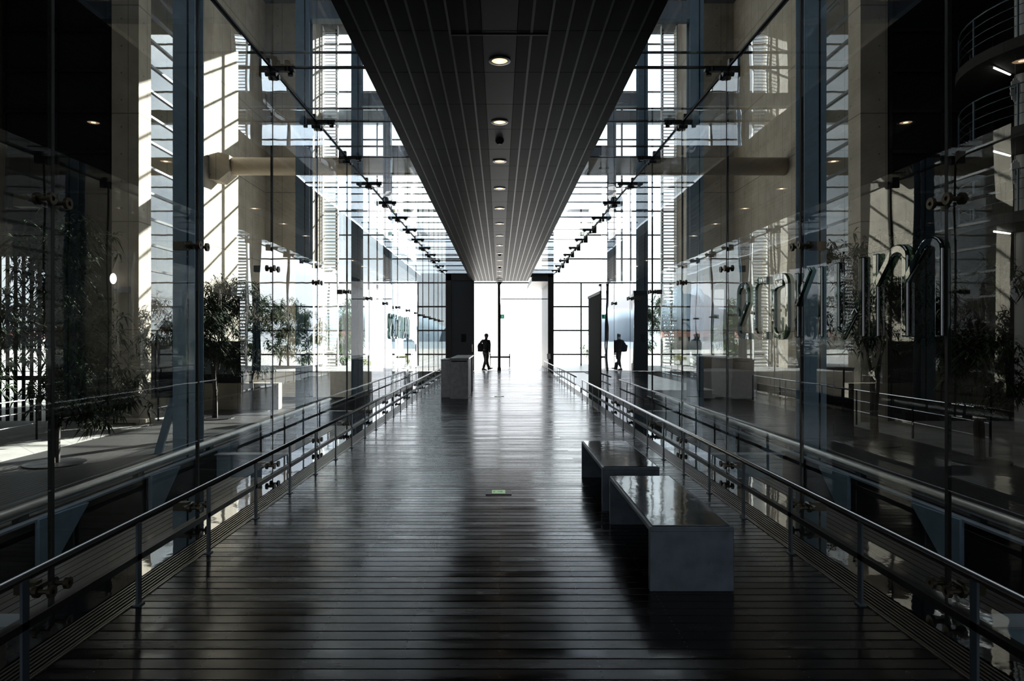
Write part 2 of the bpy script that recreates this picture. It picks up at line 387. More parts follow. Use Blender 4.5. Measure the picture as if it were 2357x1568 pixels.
# dark hall round the near end
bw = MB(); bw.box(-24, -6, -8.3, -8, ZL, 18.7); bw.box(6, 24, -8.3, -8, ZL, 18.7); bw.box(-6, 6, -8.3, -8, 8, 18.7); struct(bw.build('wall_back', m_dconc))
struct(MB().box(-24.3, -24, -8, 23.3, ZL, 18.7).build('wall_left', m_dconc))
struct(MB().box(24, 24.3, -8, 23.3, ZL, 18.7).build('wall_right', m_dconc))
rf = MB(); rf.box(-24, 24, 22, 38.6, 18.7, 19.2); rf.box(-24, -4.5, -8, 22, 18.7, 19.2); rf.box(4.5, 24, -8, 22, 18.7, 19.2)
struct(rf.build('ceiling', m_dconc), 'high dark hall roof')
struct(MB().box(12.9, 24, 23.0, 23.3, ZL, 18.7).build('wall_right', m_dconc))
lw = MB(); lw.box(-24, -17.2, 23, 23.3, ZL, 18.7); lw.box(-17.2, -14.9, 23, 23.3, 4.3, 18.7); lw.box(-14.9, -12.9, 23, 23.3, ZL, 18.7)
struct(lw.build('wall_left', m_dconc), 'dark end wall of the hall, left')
# screen of fins in its opening
win += 1
w = sthing('window_%d' % win, (-16, 23.1, ZL), 'bright opening behind upright fins')
f = MB(w.location)
for i in range(9): f.box(-17.2+.27*i, -17.12+.27*i, 23.02, 23.10, ZL, 4.3)
f.box(-17.2, -14.9, 23.0, 23.06, .1, .25); f.build('fin', m_dark, w)
MB(w.location).box(-17.2, -14.9, 23.26, 23.275, ZL, 4.3).build('pane', m_fglass, w)
# dark interior windows, left and right
for s, xr in ((-1, (-16.6, -13.1)), (1, (13.1, 16.6))):
    win += 1
    w = sthing('window_%d' % win, ((xr[0]+xr[1])/2, 22.9, 5), 'dark interior window grid, %s' % SIDE(s))
    f = MB(w.location)
    for i in range(8): f.box(xr[0], xr[1], 22.85, 22.95, 5.0+1.36*i, 5.1+1.36*i)
    for xx in (xr[0], (xr[0]+xr[1])/2, xr[1]): f.box(xx-.05, xx+.05, 22.85, 22.95, 5.0, 14.6)
    f.build('window_frame', m_black, w)
    MB(w.location).box(xr[0], xr[1], 22.965, 22.98, 5.0, 14.6).build('pane', m_dark, w)

# side gap glazing
for s in (-1, 1):
    win += 1
    w = sthing('window_%d' % win, (s*12.2, 25.3, 0), 'tall glazed slot in the concrete wall, %s' % SIDE(s))
    f = MB(w.location)
    a, b = sorted((s*12.1, s*12.25))
    for i in range(22): f.box(a, b, 23.5, 27.2, -.6+.89*i, -.52+.89*i)
    f.build('mullion', m_black, w)
    a, b = sorted((s*12.16, s*12.175)); MB(w.location).box(a, b, 23.5, 27.2, ZL, 18.7).build('pane', m_fglass, w)

# far glazed facade
win += 1
FY = 38.0
w = sthing('window_%d' % win, (0, FY, 0), 'tall far curtain wall of glass with dark rails')
f = MB(w.location)
z = 1.96-1.33*2
while z < 18.6:
    if z < 4.6:
        f.box(-24, -2.5, FY, FY+.16, z-.04, z+.04); f.box(2.5, 24, FY, FY+.16, z-.04, z+.04)
    else: f.box(-24, 24, FY, FY+.12, z-.035, z+.035)
    z += 1.33
f.build('rail', m_black, w)
f = MB(w.location)
for i in range(-10, 11):
    x = 2.27*i
    if abs(x) < .1: continue
    elif abs(i) == 1: f.box(x*1.1-.035, x*1.1+.035, FY-.05, FY+.2, 0, 4.6)
    elif abs(i) == 2: f.box(x-.03, x+.03, FY-.05, FY+.2, 0, 4.6)
    else: f.box(x-.035, x+.035, FY-.05, FY+.2, ZL, 18.7)
f.build('upright', m_black, w)
MB(w.location).box(-24, 24, FY-.1, FY+.3, 13.5, 14.2).build('transom_beam', m_beam, w)
f = MB(w.location); f.box(-24, -2.5, FY+.06, FY+.075, ZL, 18.7); f.box(2.5, 24, FY+.06, FY+.075, ZL, 18.7); f.box(-2.5, 2.5, FY+.06, FY+.075, 4.6, 18.7)
f.build('pane', m_fglass, w)
for s in (-1, 1):
    win += 1
    w = sthing('window_%d' % win, (s*9.3, FY-.4, 0), 'white louvred strip beside the concrete wall, %s' % SIDE(s))
    f = MB(w.location)
    a, b = sorted((s*8.9, s*9.72))
    for i in range(105):
        zz = -.4+.18*i; f.prism([(FY-.55, zz), (FY-.53, zz-.012), (FY-.40, zz+.075), (FY-.42, zz+.087)], 'x', a, b)
    f.build('louvre', m_white, w)
    f = MB(w.location); a, b = sorted((s*9.70, s*9.76)); f.box(a, b, FY-.6, FY-.35, ZL, 18.7); a, b = sorted((s*8.87, s*8.91)); f.box(a, b, FY-.6, FY-.35, ZL, 18.7)
    f.build('louvre_frame', m_white, w)

# outer decks and paving
for s in (-1, 1):
    d = MB(); x = 2.62
    while x < 11.25:
        a, b = sorted((s*x, s*(x+.112))); d.box(a, b, -8, 31.5, ZL-.03, ZL); x += .125
    struct(d.build('floor', m_deck), 'lower deck of dark lengthwise boards, %s' % SIDE(s))
    a, b = sorted((s*11.3, s*24)); struct(MB().box(a, b, -8, 31.5, ZL-.1, ZL+.02).build('floor', m_pave), 'pale paving along the hall edge, %s' % SIDE(s))
struct(MB().box(-500, 500, -300, 60.5, -3.2, -3.0).build('floor', m_dark), 'deep ground under the building')
struct(MB().box(-24, 24, -8, 38, ZL-.4, ZL-.1).build('floor', m_black), 'base under the outer decks')
struct(MB().box(-11.9, 11.9, DEND, 38.3, -1.2, -.004).build('floor', m_plaza), 'pale forecourt beyond the portal')
struct(MB().box(-5.2, 5.2, 38.3, 60, -1.2, -.004).build('floor', m_plaza), 'pale path outside the far doorway')
struct(MB().box(-15, -5.2, 38.3, 60, -1.5, -1.3).build('floor', m_ground), 'garden ground outside, left')
struct(MB().box(5.2, 15, 38.3, 60, -1.5, -1.3).build('floor', m_ground), 'garden ground outside, right')
struct(MB().box(2.64, 6.5, 20.6, DEND, -.3, -.05).build('floor', m_plaza), 'pale side landing outside the glass, right')
# outside world
struct(MB().box(-400, 400, 60, 190, -1.5, -1.3).build('floor', m_ground), 'ground outside the building')
struct(MB().box(-400, -15, -20, 60, -1.6, -1.4).build('floor', m_ground), 'ground outside, left')
struct(MB().box(15, 400, -20, 60, -1.6, -1.4).build('floor', m_ground), 'ground outside, right')
tag(MB().box(-900, 900, 190, 880, -2.5, -2.2).build('sea', m_sea), 'calm water between the shore and the blue hills', 'sea', kind='stuff')
def ridge(name, pts, Y, depth, label):
    mbx = MB(); n = len(pts); vs = []; fs = []
    for (px, h) in pts:
        x = (px-1150)*Y/1571; zt = 1.5+h*Y/1571
        vs += [(x, Y, -3), (x, Y+depth*.4, zt*.6), (x, Y+depth, zt), (x, Y+depth*1.6, -3)]
    for i in range(n-1):
        for j in range(3): fs.append((4*i+j, 4*i+4+j, 4*i+5+j, 4*i+1+j))
    mbx.add(vs, fs); o = mbx.build(name, m_mount, smooth=True); return tag(o, label, 'hill')
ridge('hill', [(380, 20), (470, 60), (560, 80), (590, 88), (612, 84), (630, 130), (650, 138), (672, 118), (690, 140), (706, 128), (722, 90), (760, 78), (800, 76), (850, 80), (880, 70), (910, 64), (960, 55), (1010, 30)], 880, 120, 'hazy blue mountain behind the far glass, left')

# unseen block added outside right to keep sun off the corridor floor
nb = thing('tower_block', 'tall dark tower block outside beyond the right glazed slot', 'building', (60, 104, -1.4))
MB(nb.location).box(50, 64, 95, 112, -1.4, 66).build('walls', m_city, nb)
wb = MB(nb.location)
for i in range(16):
    wb.box(51, 63, 94.9, 95.05, 2+i*3.9, 3.6+i*3.9)
wb.build('window_band', m_dark, nb)

# ================================================================= HANDRAILS
def handrail(s, y0, y1, label, group='low handrails along the walkway'):
    t = thing('handrail', label, 'handrail', (s*XR, y0, 0), 0, group); O = t.location
    xr = s*2.035
    MB(O).tube([(xr, y0-.02, .483), (xr, y1, .483)], .019, 14).build('top_rail', m_steel, t, smooth=True)
    MB(O).box(xr-.006, xr+.006, y0, y1, .25, .285).build('mid_rail', m_black, t)
    y = 3.85+.925*math.ceil((y0-3.85)/.925)
    p0 = None
    while y < y1+.01:
        p = MB((s*XR, y, 0))
        p.box(xr-.006, xr+.006, y-.022, y+.022, .0, .462); p.box(xr-.02, xr+.02, y-.03, y+.03, .0, .008)
        o = p.build('post', m_post, t) if p0 is None else None
        if p0 is None: p0 = o; o.location = (0, y-y0, 0)
        else:
            o = p0.copy(); C.objects.link(o); o.parent = t; o.location = (0, y-y0, 0)
        y += .925
handrail(-1, -1.0, 31.2, 'low steel handrail running along the left edge of the timber floor')
handrail(1, -1.0, 16.9, 'nearer low steel handrail along the right edge, beside the benches')
handrail(1, 18.2, 31.2, 'farther low steel handrail on the right, beyond the dark vestibule')

# outer tube rails with brackets and edge beams
for s in (-1, 1):
    t = thing('tube_rail', 'thick round tube rail outside the %s glass wall on blue brackets' % SIDE(s), 'rail', (s*3.98, 0, 0), 0, 'outer tube rails'); O = t.location
    MB(O).tube([(s*3.98, -3, .07), (s*3.98, 16.0 if s < 0 else 17.3, .07)], .05, 16).build('tube', m_tube, t, smooth=True)
    for y in JO:
        if y < 0 or y > 16: continue
        b = MB(O); b.box(s*3.98-.03, s*3.98+.03, y-.06, y+.06, -.16, .03); b.build('clamp', m_black, t)
        b = MB(O); xa, xb = s*3.86, s*3.90
        b.prism([(y+.06, -.02), (y+.75, -.04), (y+.30, -.42), (y+.06, -.46)], 'x', min(xa, xb), max(xa, xb)); b.build('bracket_plate', m_blue, t)
    e = thing('edge_beam', 'long dark edge beam with pale top flange under the %s tube rail' % SIDE(s), 'beam', (s*4.0, 0, -.3), 0, 'edge beams')
    a, b = sorted((s*3.90, s*4.05)); MB(e.location).box(a, b, -4, 31.2, -.5, -.035).build('web', m_dark, e)
    a, b = sorted((s*3.88, s*3.955)); MB(e.location).box(a, b, -4, 31.2, -.035, -.015).build('top_flange', m_beam, e)
    # columns
    for i, yc in enumerate((3.82, 9.37, 14.92, 20.47, 26.02)):
        if i == 0: c = None
        else: c = thing('steel_column', '%s tall blue-grey steel column outside the %s glass wall' % (['offstage', 'nearest', 'second', 'third', 'farthest'][i], SIDE(s)), 'column', (s*4.27, yc, ZL), 0, 'blue-grey steel columns')
        O = c.location if c else None; x = s*4.27; h = MB(O or (0, 0, 0))
        if c:
            h.box(x-.15, x+.15, yc-.14, yc-.12, ZL, 18.7); h.box(x-.15, x+.15, yc+.12, yc+.14, ZL, 18.7)
            h.build('flange', m_blue, c)
            h = MB(O); h.box(x-.008, x+.008, yc-.12, yc+.12, ZL, 18.7); h.box(x+.055-.01, x+.055+.01, yc-.155, yc-.14, ZL, 18.7); h.build('web', m_dark, c)
            MB(O).box(x-.22, x+.22, yc-.2, yc+.2, ZL, ZL+.03).build('base_plate', m_beam, c)
        b = thing('floor_beam', 'blue steel cross beam joining the walkway to the %s column position, %s side' % (['foremost', 'nearest', 'second', 'third', 'farthest'][i], SIDE(s)), 'beam', (s*3.4, yc, -.3), 0, 'blue floor beams')
        a, bb = sorted((s*2.63, s*3.88))
        MB(b.location).box(a, bb, yc-.012, yc+.012, -.4, -.09).build('web', m_blue, b)
        MB(b.location).box(a, bb, yc-.09, yc+.09, -.09, -.075).build('top_flange', m_beam, b)
for i, yc in enumerate((14.92, 20.47, 26.02)):
    b = thing('portal_beam', '%s grey-blue beam crossing above the glass roof between columns' % ['nearest', 'middle', 'farthest'][i], 'beam', (0, yc, 8.6), 0, 'portal beams over the roof')
    MB(b.location).box(-4.27, 4.27, yc-.1, yc+.1, 8.48, 8.84).build('web', m_beam, b)
    MB(b.location).box(-4.27, 4.27, yc-.13, yc+.13, 8.44, 8.48).build('lower_flange', m_blue, b)

# large pipe high across the hall
p = thing('duct', 'large round duct crossing high between the two concrete walls', 'duct', (0, 28.6, 8.72)); O = p.location
MB(O).tube([(-11.2, 28.6, 8.72), (11.96, 28.6, 8.72)], .37, 28).build('duct_body', mat('tan_painted_duct', (.40, .33, .26), .4, 0, noise=.06), p, smooth=True)
MB(O).prism([(-11.98, 8.1), (-11.6, 8.05), (-11.15, 8.42), (-11.15, 9.08), (-11.6, 9.2), (-11.98, 9.1)], 'y', 28.15, 29.05).build('end_boot', m_conc, p)

# ================================================================= WALKWAY THINGS
# downlights
lbl = 'round warm recessed ceiling light, %s in the row down the walkway'
first = None
for i in range(14):
    yd = 6.55+1.853*i
    if yd > 31: break
    if first is None:
        first = thing('ceiling_light', lbl % 'nearest', 'ceiling light', (0, yd, ZS), 0, 'row of recessed ceiling lights'); O = (0, yd, ZS)
        r = MB(O)
        n = 32; vs = []; fs = []
        for (rr, zz) in ((.105, 0), (.105, -.008), (.078, -.010), (.072, .0)):
            for kk in range(n): vs.append((rr*math.cos(2*PI*kk/n), yd+rr*math.sin(2*PI*kk/n), ZS+zz-.0005))
        for a in range(3):
            for kk in range(n): fs.append((a*n+kk, a*n+(kk+1) % n, (a+1)*n+(kk+1) % n, (a+1)*n+kk))
        r.add(vs, fs); r.build('trim_ring', m_steel, first, smooth=False)
        ln_ = MB(O).tube([(0, yd, ZS-.004), (0, yd, ZS-.001)], .072, 28).build('lens', m_lamp, first)
        MB(O).tube([(0, yd, ZS-.007), (0, yd, ZS-.004)], .030, 20).build('bulb', m_lampc, ln_)
    else: dup(first, (0, yd, ZS), lbl % (ORD[i] if i < 13 else 'farthest'))
for i, yd in enumerate((9.2, 21.6, 25.4)):
    t = thing('smoke_detector', '%s small dark dome fixed between ceiling lights' % ['nearest', 'middle', 'farthest'][i], 'smoke detector', (0, yd, ZS), 0, 'ceiling detectors')
    MB(t.location).tube([(0, yd, ZS), (0, yd, ZS-.02), (0, yd, ZS-.05)], [.06, .055, .03], 16).build('dome', m_black, t)

# benches
def bench(y0, label):
    t = thing('bench', label, 'bench', (1.14, y0, 0), 0, 'steel benches'); O = t.location
    x0, x1, y1, h = .892, 1.39, y0+1.5, .389
    MB(O).box(x0, x1, y0, y0+.045, 0, h-.035).build('leg', m_bench, t, bevel=.003)
    MB(O).box(x0, x1, y1-.045, y1, 0, h-.035).build('leg', m_bench, t, bevel=.003)
    MB(O).box(x0, x1, y0, y1, h-.035, h-.006).build('seat_frame', m_bench, t, bevel=.003)
    MB(O).box(x0+.018, x1-.018, y0+.018, y1-.018, h-.006, h).build('seat_top', m_top, t, bevel=.002)
bench(4.05, 'nearer blue-grey steel bench with a polished dark top')
bench(5.93, 'farther steel bench with polished dark top, behind the nearer one')

# counter
t = thing('counter', 'long pale mottled counter with flat top, left of the walkway', 'counter', (-1.0, 16.95, 0)); O = t.location
MB(O).box(-1.23, -.78, 16.95, 18.6, 0, .985).build('body', m_count, t, bevel=.01)
MB(O).box(-1.23, -.78, 19.85, 20.1, 0, .985).build('end_panel', m_count, t, bevel=.01)
MB(O).box(-1.245, -.765, 16.93, 20.12, .985, 1.02).build('worktop', m_ctop, t, bevel=.005)
MB(O).box(-1.20, -.81, 16.945, 16.96, .93, .955).build('recess', m_dark, t)
t = thing('pedestal', 'lower grey pedestal block against the left end of the counter', 'pedestal', (-1.38, 17.45, 0)); O = t.location
MB(O).box(-1.50, -1.255, 17.45, 18.4, 0, .95).build('body', m_count, t, bevel=.01)
MB(O).box(-1.505, -1.25, 17.44, 18.41, .95, .975).build('lid', m_ctop, t)
# floor lights
def floor_light(y, label):
    t = thing('floor_light', label, 'floor light', (-.01, y, 0), 0, 'emergency lights set in the floor'); O = t.location
    MB(O).box(-.135, .115, y-.1, y+.1, -.01, .006).build('plate', m_plate, t, bevel=.001)
    ln_ = MB(O).box(-.075, .055, y-.075, y+.075, .006, .0085).build('lens', m_green2, t)
    a = MB(O)
    a.prism([(-.02, y-.015), (.01, y-.015), (.01, y-.045), (.035, y), (.01, y+.045), (.01, y+.015), (-.02, y+.015)], 'z', .0085, .0095)
    a.box(-.062, -.045, y-.02, y+.02, .0085, .0095); a.build('arrow', m_green, ln_)
floor_light(6.66, 'square floor plate with glowing green arrow, in front on the boards')
floor_light(17.7, 'small square floor light far down the walkway beside the counter')

# centre column and exit sign
t = thing('door_post', 'slim dark round post standing in the middle of the far doorway', 'post', (-.02, DEND+.35, 0)); O = t.location
MB(O).tube([(-.02, DEND+.35, 0), (-.02, DEND+.35, ZS-.12)], .068, 16).build('shaft', m_frame, t, smooth=True)
MB(O).tube([(-.02, DEND+.35, 0), (-.02, DEND+.35, .16)], .085, 16).build('foot', m_black, t)
MB(O).tube([(-.02, DEND+.35, ZS-.13), (-.02, DEND+.35, ZS)], [.075, .18], 16).build('head', m_black, t)
t = thing('exit_sign', 'small green running figure exit sign on the door post', 'sign', (.11, DEND+.27, 2.5)); O = t.location
MB(O).box(.04, .21, DEND+.25, DEND+.29, 2.44, 2.63).build('case', m_black, t)
pn_ = MB(O).box(.055, .195, DEND+.244, DEND+.25, 2.455, 2.615).build('panel', m_green, t)
f = MB(O)
for (a, b, r) in (((.12, 2.575), (.12, 2.585), .010), ((.118, 2.56), (.128, 2.525), .009), ((.128, 2.525), (.105, 2.495), .006), ((.105, 2.495), (.085, 2.49), .005), ((.128, 2.525), (.15, 2.505), .006), ((.15, 2.505), (.15, 2.475), .005), ((.12, 2.555), (.095, 2.535), .005), ((.122, 2.555), (.15, 2.545), .005)):
    f.tube([(a[0], DEND+.242, a[1]), (b[0], DEND+.242, b[1])], r, 8)
f.build('running_figure', m_signw, pn_)
# turnstile-like barrier beyond the door
t = thing('barrier_bench', 'low flat bench like bar on slim legs beyond the far doorway', 'bench', (0, 35.5, 0)); O = t.location
MB(O).box(-.50, .55, 35.3, 35.7, .50, .60).build('seat', m_plate, t)
for x in (-.48, .52): MB(O).box(x-.03, x+.03, 35.3, 35.7, 0, .72).build('leg', m_steel, t)
t = thing('door_bar', 'thin horizontal steel tie bar above the right half of the far doorway', 'bar', (1.1, DEND+.35, 3.35))
MB(t.location).tube([(.05, DEND+.35, 3.36), (2.24, DEND+.35, 3.36)], .02, 8).build('rod', m_frame, t)
t = thing('notice_stand', 'small tilted white notice on the far end of right handrail', 'notice', (2.1, 30.2, 0)); O = t.location
MB(O).prism([(29.95, .62), (30.15, .84), (30.16, .83), (29.96, .61)], 'x', 2.09, 2.24).build('panel', m_white, t)
MB(O).tube([(2.15, 30.06, 0), (2.15, 30.06, .73)], .012, 8).build('stem', m_steel, t)
# vestibule
t = thing('vestibule', 'tall dark boxy vestibule standing outside the right glass wall', 'vestibule', (3.4, 18.8, -.05)); O = t.location
MB(O).box(2.66, 3.80, 17.6, 17.68, -.05, 2.66).build('front_panel', m_vest, t, bevel=.01)
MB(O).box(2.60, 2.68, 17.62, 20.0, -.05, 2.66).build('side_panel', m_dark, t, bevel=.01)
MB(O).box(3.74, 3.82, 17.68, 20.0, -.05, 2.66).build('side_panel', m_vest, t)
MB(O).box(2.58, 3.84, 17.56, 20.02, 2.66, 2.74).build('lid', m_frame, t, bevel=.01)
MB(O).box(2.63, 3.84, 17.5, 20.1, -.5, -.05).build('plinth', m_dark, t)
t = thing('camera_spotlight', 'tiny twin spotlight standing on top of the dark vestibule', 'spotlight', (2.75, 18.2, 2.74)); O = t.location
for dx in (0, .16):
    MB(O).tube([(2.7+dx, 18.2, 2.74), (2.7+dx, 18.2, 2.9)], .012, 8).build('stem', m_black, t)
    MB(O).box(2.65+dx, 2.75+dx, 18.12, 18.28, 2.9, 2.96).build('head', m_black, t)

# ----------------------------------------------------------------- letters on the glass
def ribbon(mbx, pts, w, x0, x1):
    # pts: (y,z) polyline in the plane of the glass
    P = [Vector(p) for p in pts]; n = len(P); Lf = []; Rt = []
    for i in range(n):
        a = (P[i]-P[max(i-1, 0)]); b = (P[min(i+1, n-1)]-P[i])
        if a.length < 1e-6: a = b
        if b.length < 1e-6: b = a
        a.normalize(); b.normalize(); t = (a+b)
        if t.length < .2: t = a
        t.normalize(); nn = Vector((-t.y, t.x)); kk = w/2/max(.5, abs(nn.dot(Vector((-a.y, a.x)))))
        Lf.append(P[i]+nn*kk); Rt.append(P[i]-nn*kk)
    vs = []; fs = []
    for i in range(n): vs += [(x0, *Lf[i]), (x0, *Rt[i]), (x1, *Rt[i]), (x1, *Lf[i])]
    for i in range(n-1):
        for j in range(4): fs.append((4*i+j, 4*i+(j+1) % 4, 4*i+4+(j+1) % 4, 4*i+4+j))
    fs += [(0, 3, 2, 1), tuple(4*(n-1)+j for j in range(4))]
    mbx.add(vs, fs)
def arc(cx, cz, rx, rz, a0, a1, n=8): return [(cx+rx*math.cos(math.radians(a0+(a1-a0)*i/n)), cz+rz*math.sin(math.radians(a0+(a1-a0)*i/n))) for i in range(n+1)]
# each letter as seen from inside, u = 0..w rightwards, v = 0..1 upwards
H = .55
LET = {
 '2': [(0, [(0, .40)]+[(0, .80)]+arc(.16, .82, .16, .16, 180, 0)+[(.32, .66), (.02, .24), (.02, .16)]+arc(.12, .13, .10, .10, 180, 270, 4)+[(.34, .03), (.34, -.03)])],
 'C': [(0, [(.34, .90), (.34, .98)]+[(.12, .98)]+arc(.14, .84, .14, .14, 90, 180, 5)+[(0, .18)]+arc(.14, .16, .14, .14, 180, 270, 5)+[(.34, .02), (.34, .10)])],
 'O': [(0, [(.04, .98), (.20, .98)]+arc(.22, .84, .14, .14, 90, 0, 5)+[(.36, .16)]+arc(.22, .16, .14, .14, 0, -90, 5)+[(.16, .02)]+arc(.14, .16, .14, .14, 270, 180, 5)+[(0, .80)]+arc(.12, .76, .12, .10, 180, 90, 4)+[(.26, .88)])],
 'Y': [(0, [(0, .98), (0, .50)]), (0, [(0, .0), (0, .5), (.30, 1.0)])],
 'U': [(0, [(0, 0), (0, 1)]), (0, [(.32, 1), (.32, .16)]+arc(.40, .14, .08, .10, 180, 270, 4)+[(.44, .02), (.66, .34)]), (0, [(.74, 0), (.74, 1)])],
 'M': [(0, [(0, 0), (0, 1)]), (0, [(0, .62), (.22, .96)]+arc(.30, .90, .10, .10, 130, 0, 6)+[(.40, 0)]), (0, [(.40, .62), (.62, .96)]+arc(.70, .90, .10, .10, 130, 0, 6)+[(.80, 0)])],
}
WID = {'2': .34, 'C': .34, 'O': .36, 'Y': .30, 'U': .74, 'M': .80}
def word(s, yfar, ynear, order_label):
    seq = '2COYUM'
    tot = sum(WID[c] for c in seq)+.22*(len(seq)-1)
    # seen left to right: on the right wall that is far to near, on the left wall near to far
    L0 = abs(ynear-yfar); ksc = L0/tot; u = 0
    for n_, c in enumerate(seq):
        def Y(uu): return (yfar-(u+uu)*ksc) if s > 0 else (ynear+(u+uu)*ksc)
        xa, xb = sorted((s*(XG-.03), s*(XG-.003)))
        ym = Y(WID[c]/2)
        t = thing('sign_letter', 'clear raised glass letter like %s, %s letter on the %s glass wall' % (c, ['first', 'second', 'third', 'fourth', 'fifth', 'last'][n_], SIDE(s)), 'letter', (s*XG, ym, 1.51), 0, 'glass letters on the %s wall' % SIDE(s))
        for (_, pts) in LET[c]:
            f = MB(t.location); ribbon(f, [(Y(p[0]), 1.51+p[1]*H) for p in pts], .056, xa, xb)
            f.build('stroke', m_lglass, t, bevel=.009)
        u += WID[c]+.22
word(1, 7.08, 3.85, '')
word(-1, 18.7, 15.4, '')

# ================================================================= PERSON
def skin_obj(name, chains, m, parent, sub=2, loc=(0, 0, 0)):
    me = bpy.data.meshes.new(name); vs = []; es = []; rs = []; idx = {}
    for ch in chains:
        last = None
        for (p, r) in ch:
            key = tuple(round(c, 4) for c in p)
            if key not in idx: idx[key] = len(vs); vs.append(p); rs.append(r)
            if last is not None and last != idx[key]: es.append((last, idx[key]))
            last = idx[key]
    me.from_pydata(vs, es, []); me.update(); o = bpy.data.objects.new(name, me); C.objects.link(o); o.parent = parent; o.location = loc
    me.materials.append(m)
    sm = o.modifiers.new('skin', 'SKIN'); sm.use_smooth_shade = True
    if not me.skin_vertices: me.skin_vertices.new(name='')
    for i, r in enumerate(rs):
        rr = tuple(c*1.3 for c in r) if isinstance(r, tuple) else (r*1.25, r*1.25); me.skin_vertices[0].data[i].radius = rr
        me.skin_vertices[0].data[i].use_root = (i == 0)
    ss = o.modifiers.new('sub', 'SUBSURF'); ss.levels = sub; ss.render_levels = sub
    return o
per = thing('person', 'person in dark shirt and trousers walking through the far doorway', 'person', (-.66, 32.4, 0))
# local frame: walking towards +x, slightly towards the camera (-y)
pel = ((0, 0, .93), (.125, .10))
body = [
 [pel, ((.0, 0, 1.06), (.12, .10)), ((.01, 0, 1.22), (.14, .11)), ((.01, 0, 1.38), (.15, .105)), ((.015, 0, 1.46), (.07, .06)), ((.025, -.01, 1.52), (.048, .048)), ((.035, -.015, 1.60), (.075, .07)), ((.03, -.015, 1.68), (.08, .075)), ((.025, -.01, 1.735), (.045, .045))],
 [((.01, 0, 1.38), (.15, .105)), ((-.15, .04, 1.40), .062), ((-.25, .06, 1.30), .050), ((-.27, .05, 1.13), .042), ((-.16, -.06, 1.02), .033), ((-.12, -.08, 1.0), .028)],
 [((.01, 0, 1.38), (.15, .105)), ((.16, -.05, 1.39), .060), ((.19, -.07, 1.22), .048), ((.19, -.07, 1.06), .040), ((.195, -.08, .88), .030), ((.20, -.085, .82), .026)],
 [pel, ((-.04, .02, .84), .085), ((-.02, .03, .68), .072), ((.0, .04, .50), .056), ((-.06, .05, .30), .048), ((-.12, .05, .10), .036)],
 [pel, ((.07, -.02, .84), .085), ((.07, -.03, .68), .072), ((.05, -.04, .50), .056), ((.09, -.05, .30), .048), ((.15, -.05, .12), .036)],
]
skin_obj('body', body, m_cloth, per)
hd = MB()
import bmesh as _b
def blob(name, m, parent, c, r, seg=20, fn=None):
    me = bpy.data.meshes.new(name); bm = _b.new(); _b.ops.create_uvsphere(bm, u_segments=seg, v_segments=seg//2+2, radius=1)
    for v in bm.verts:
        v.co = Vector((v.co.x*r[0], v.co.y*r[1], v.co.z*r[2]))
        if fn: v.co = fn(v.co)
        v.co += Vector(c)
    bm.to_mesh(me); bm.free(); me.materials.append(m)
    me.polygons.foreach_set('use_smooth', [True]*len(me.polygons))
    o = bpy.data.objects.new(name, me); C.objects.link(o); o.parent = parent; return o
blob('head', m_skin, per, (.04, -.02, 1.62), (.09, .085, .122), fn=lambda v: Vector((v.x*(1 if v.z > -.03 else .85), v.y-(.012 if abs(v.x) < .02 and -.03 < v.z < .02 and v.y < 0 else 0), v.z)))
blob('hair', m_hair, per, (.03, .0, 1.665), (.1, .098, .09))
blob('ear', m_skin, per, (-.046, -.015, 1.615), (.012, .018, .028)); blob('ear', m_skin, per, (.118, -.035, 1.615), (.012, .018, .028))
for x in (.02, .065): blob('eye', m_hair, per, (x, -.092, 1.635), (.010, .006, .006), 10)
blob('mouth', m_hair, per, (.045, -.088, 1.575), (.02, .006, .004), 10)
for (hx, hy, hz, dx) in ((.20, -.085, .81, .3), (-.12, -.08, 1.0, 2.2)):
    dn = Vector((math.sin(dx)*.25 if dx < 1 else .9, -.1, -1 if dx < 1 else -.25)).normalized(); sdv = Vector((0, 1, 0))
    ch = [[((hx, hy, hz), (.030, .018)), (tuple(Vector((hx, hy, hz))+dn*.06), (.036, .016))]]
    base = Vector((hx, hy, hz))+dn*.06
    for q in range(4):
        o_ = base+sdv*(q-1.5)*.019; ln = (.062, .075, .07, .055)[q]
        ch.append([(tuple(base), (.036, .016)), (tuple(o_+dn*.02), .009), (tuple(o_+dn*ln*.6+Vector((.01, 0, 0))), .0085), (tuple(o_+dn*ln+Vector((.022, 0, .004))), .0075)])
    tb = Vector((hx, hy, hz))+dn*.02
    ch.append([((hx, hy, hz), (.030, .018)), (tuple(tb+sdv*-.035), .010), (tuple(tb+sdv*-.052+dn*.03), .009)])
    skin_obj('hand', ch, m_skin, per, 1)
for (x, y, z, r) in ((-.10, .05, 0, 0), (.19, -.05, .03, -.35)):
    f = MB(); f.prism([(-.06, 0), (.19, 0), (.20, .025), (.12, .06), (.02, .11), (-.06, .10), (-.075, .04)], 'y', -.042, .042)
    o = f.build('shoe', m_shoe, per, bevel=.012, smooth=False); o.location = (x-.02, y, z); o.rotation_euler = (0, r, 0)
tr = [
 [((0, 0, .98), (.135, .11)), ((0, 0, .90), (.14, .115)), ((-.04, .02, .82), .098), ((-.02, .03, .66), .082), ((.0, .04, .48), .066), ((-.06, .05, .28), .060), ((-.12, .05, .07), .052)],
 [((0, 0, .90), (.14, .115)), ((.07, -.02, .82), .098), ((.07, -.03, .66), .082), ((.05, -.04, .48), .066), ((.09, -.05, .28), .060), ((.16, -.05, .10), .052)],
]
skin_obj('trousers', tr, m_trouser, per)
bp = thing('backpack', 'dark bag slung behind the walking person at hip height', 'bag', (-.91, 32.36, 1.05)); O = bp.location
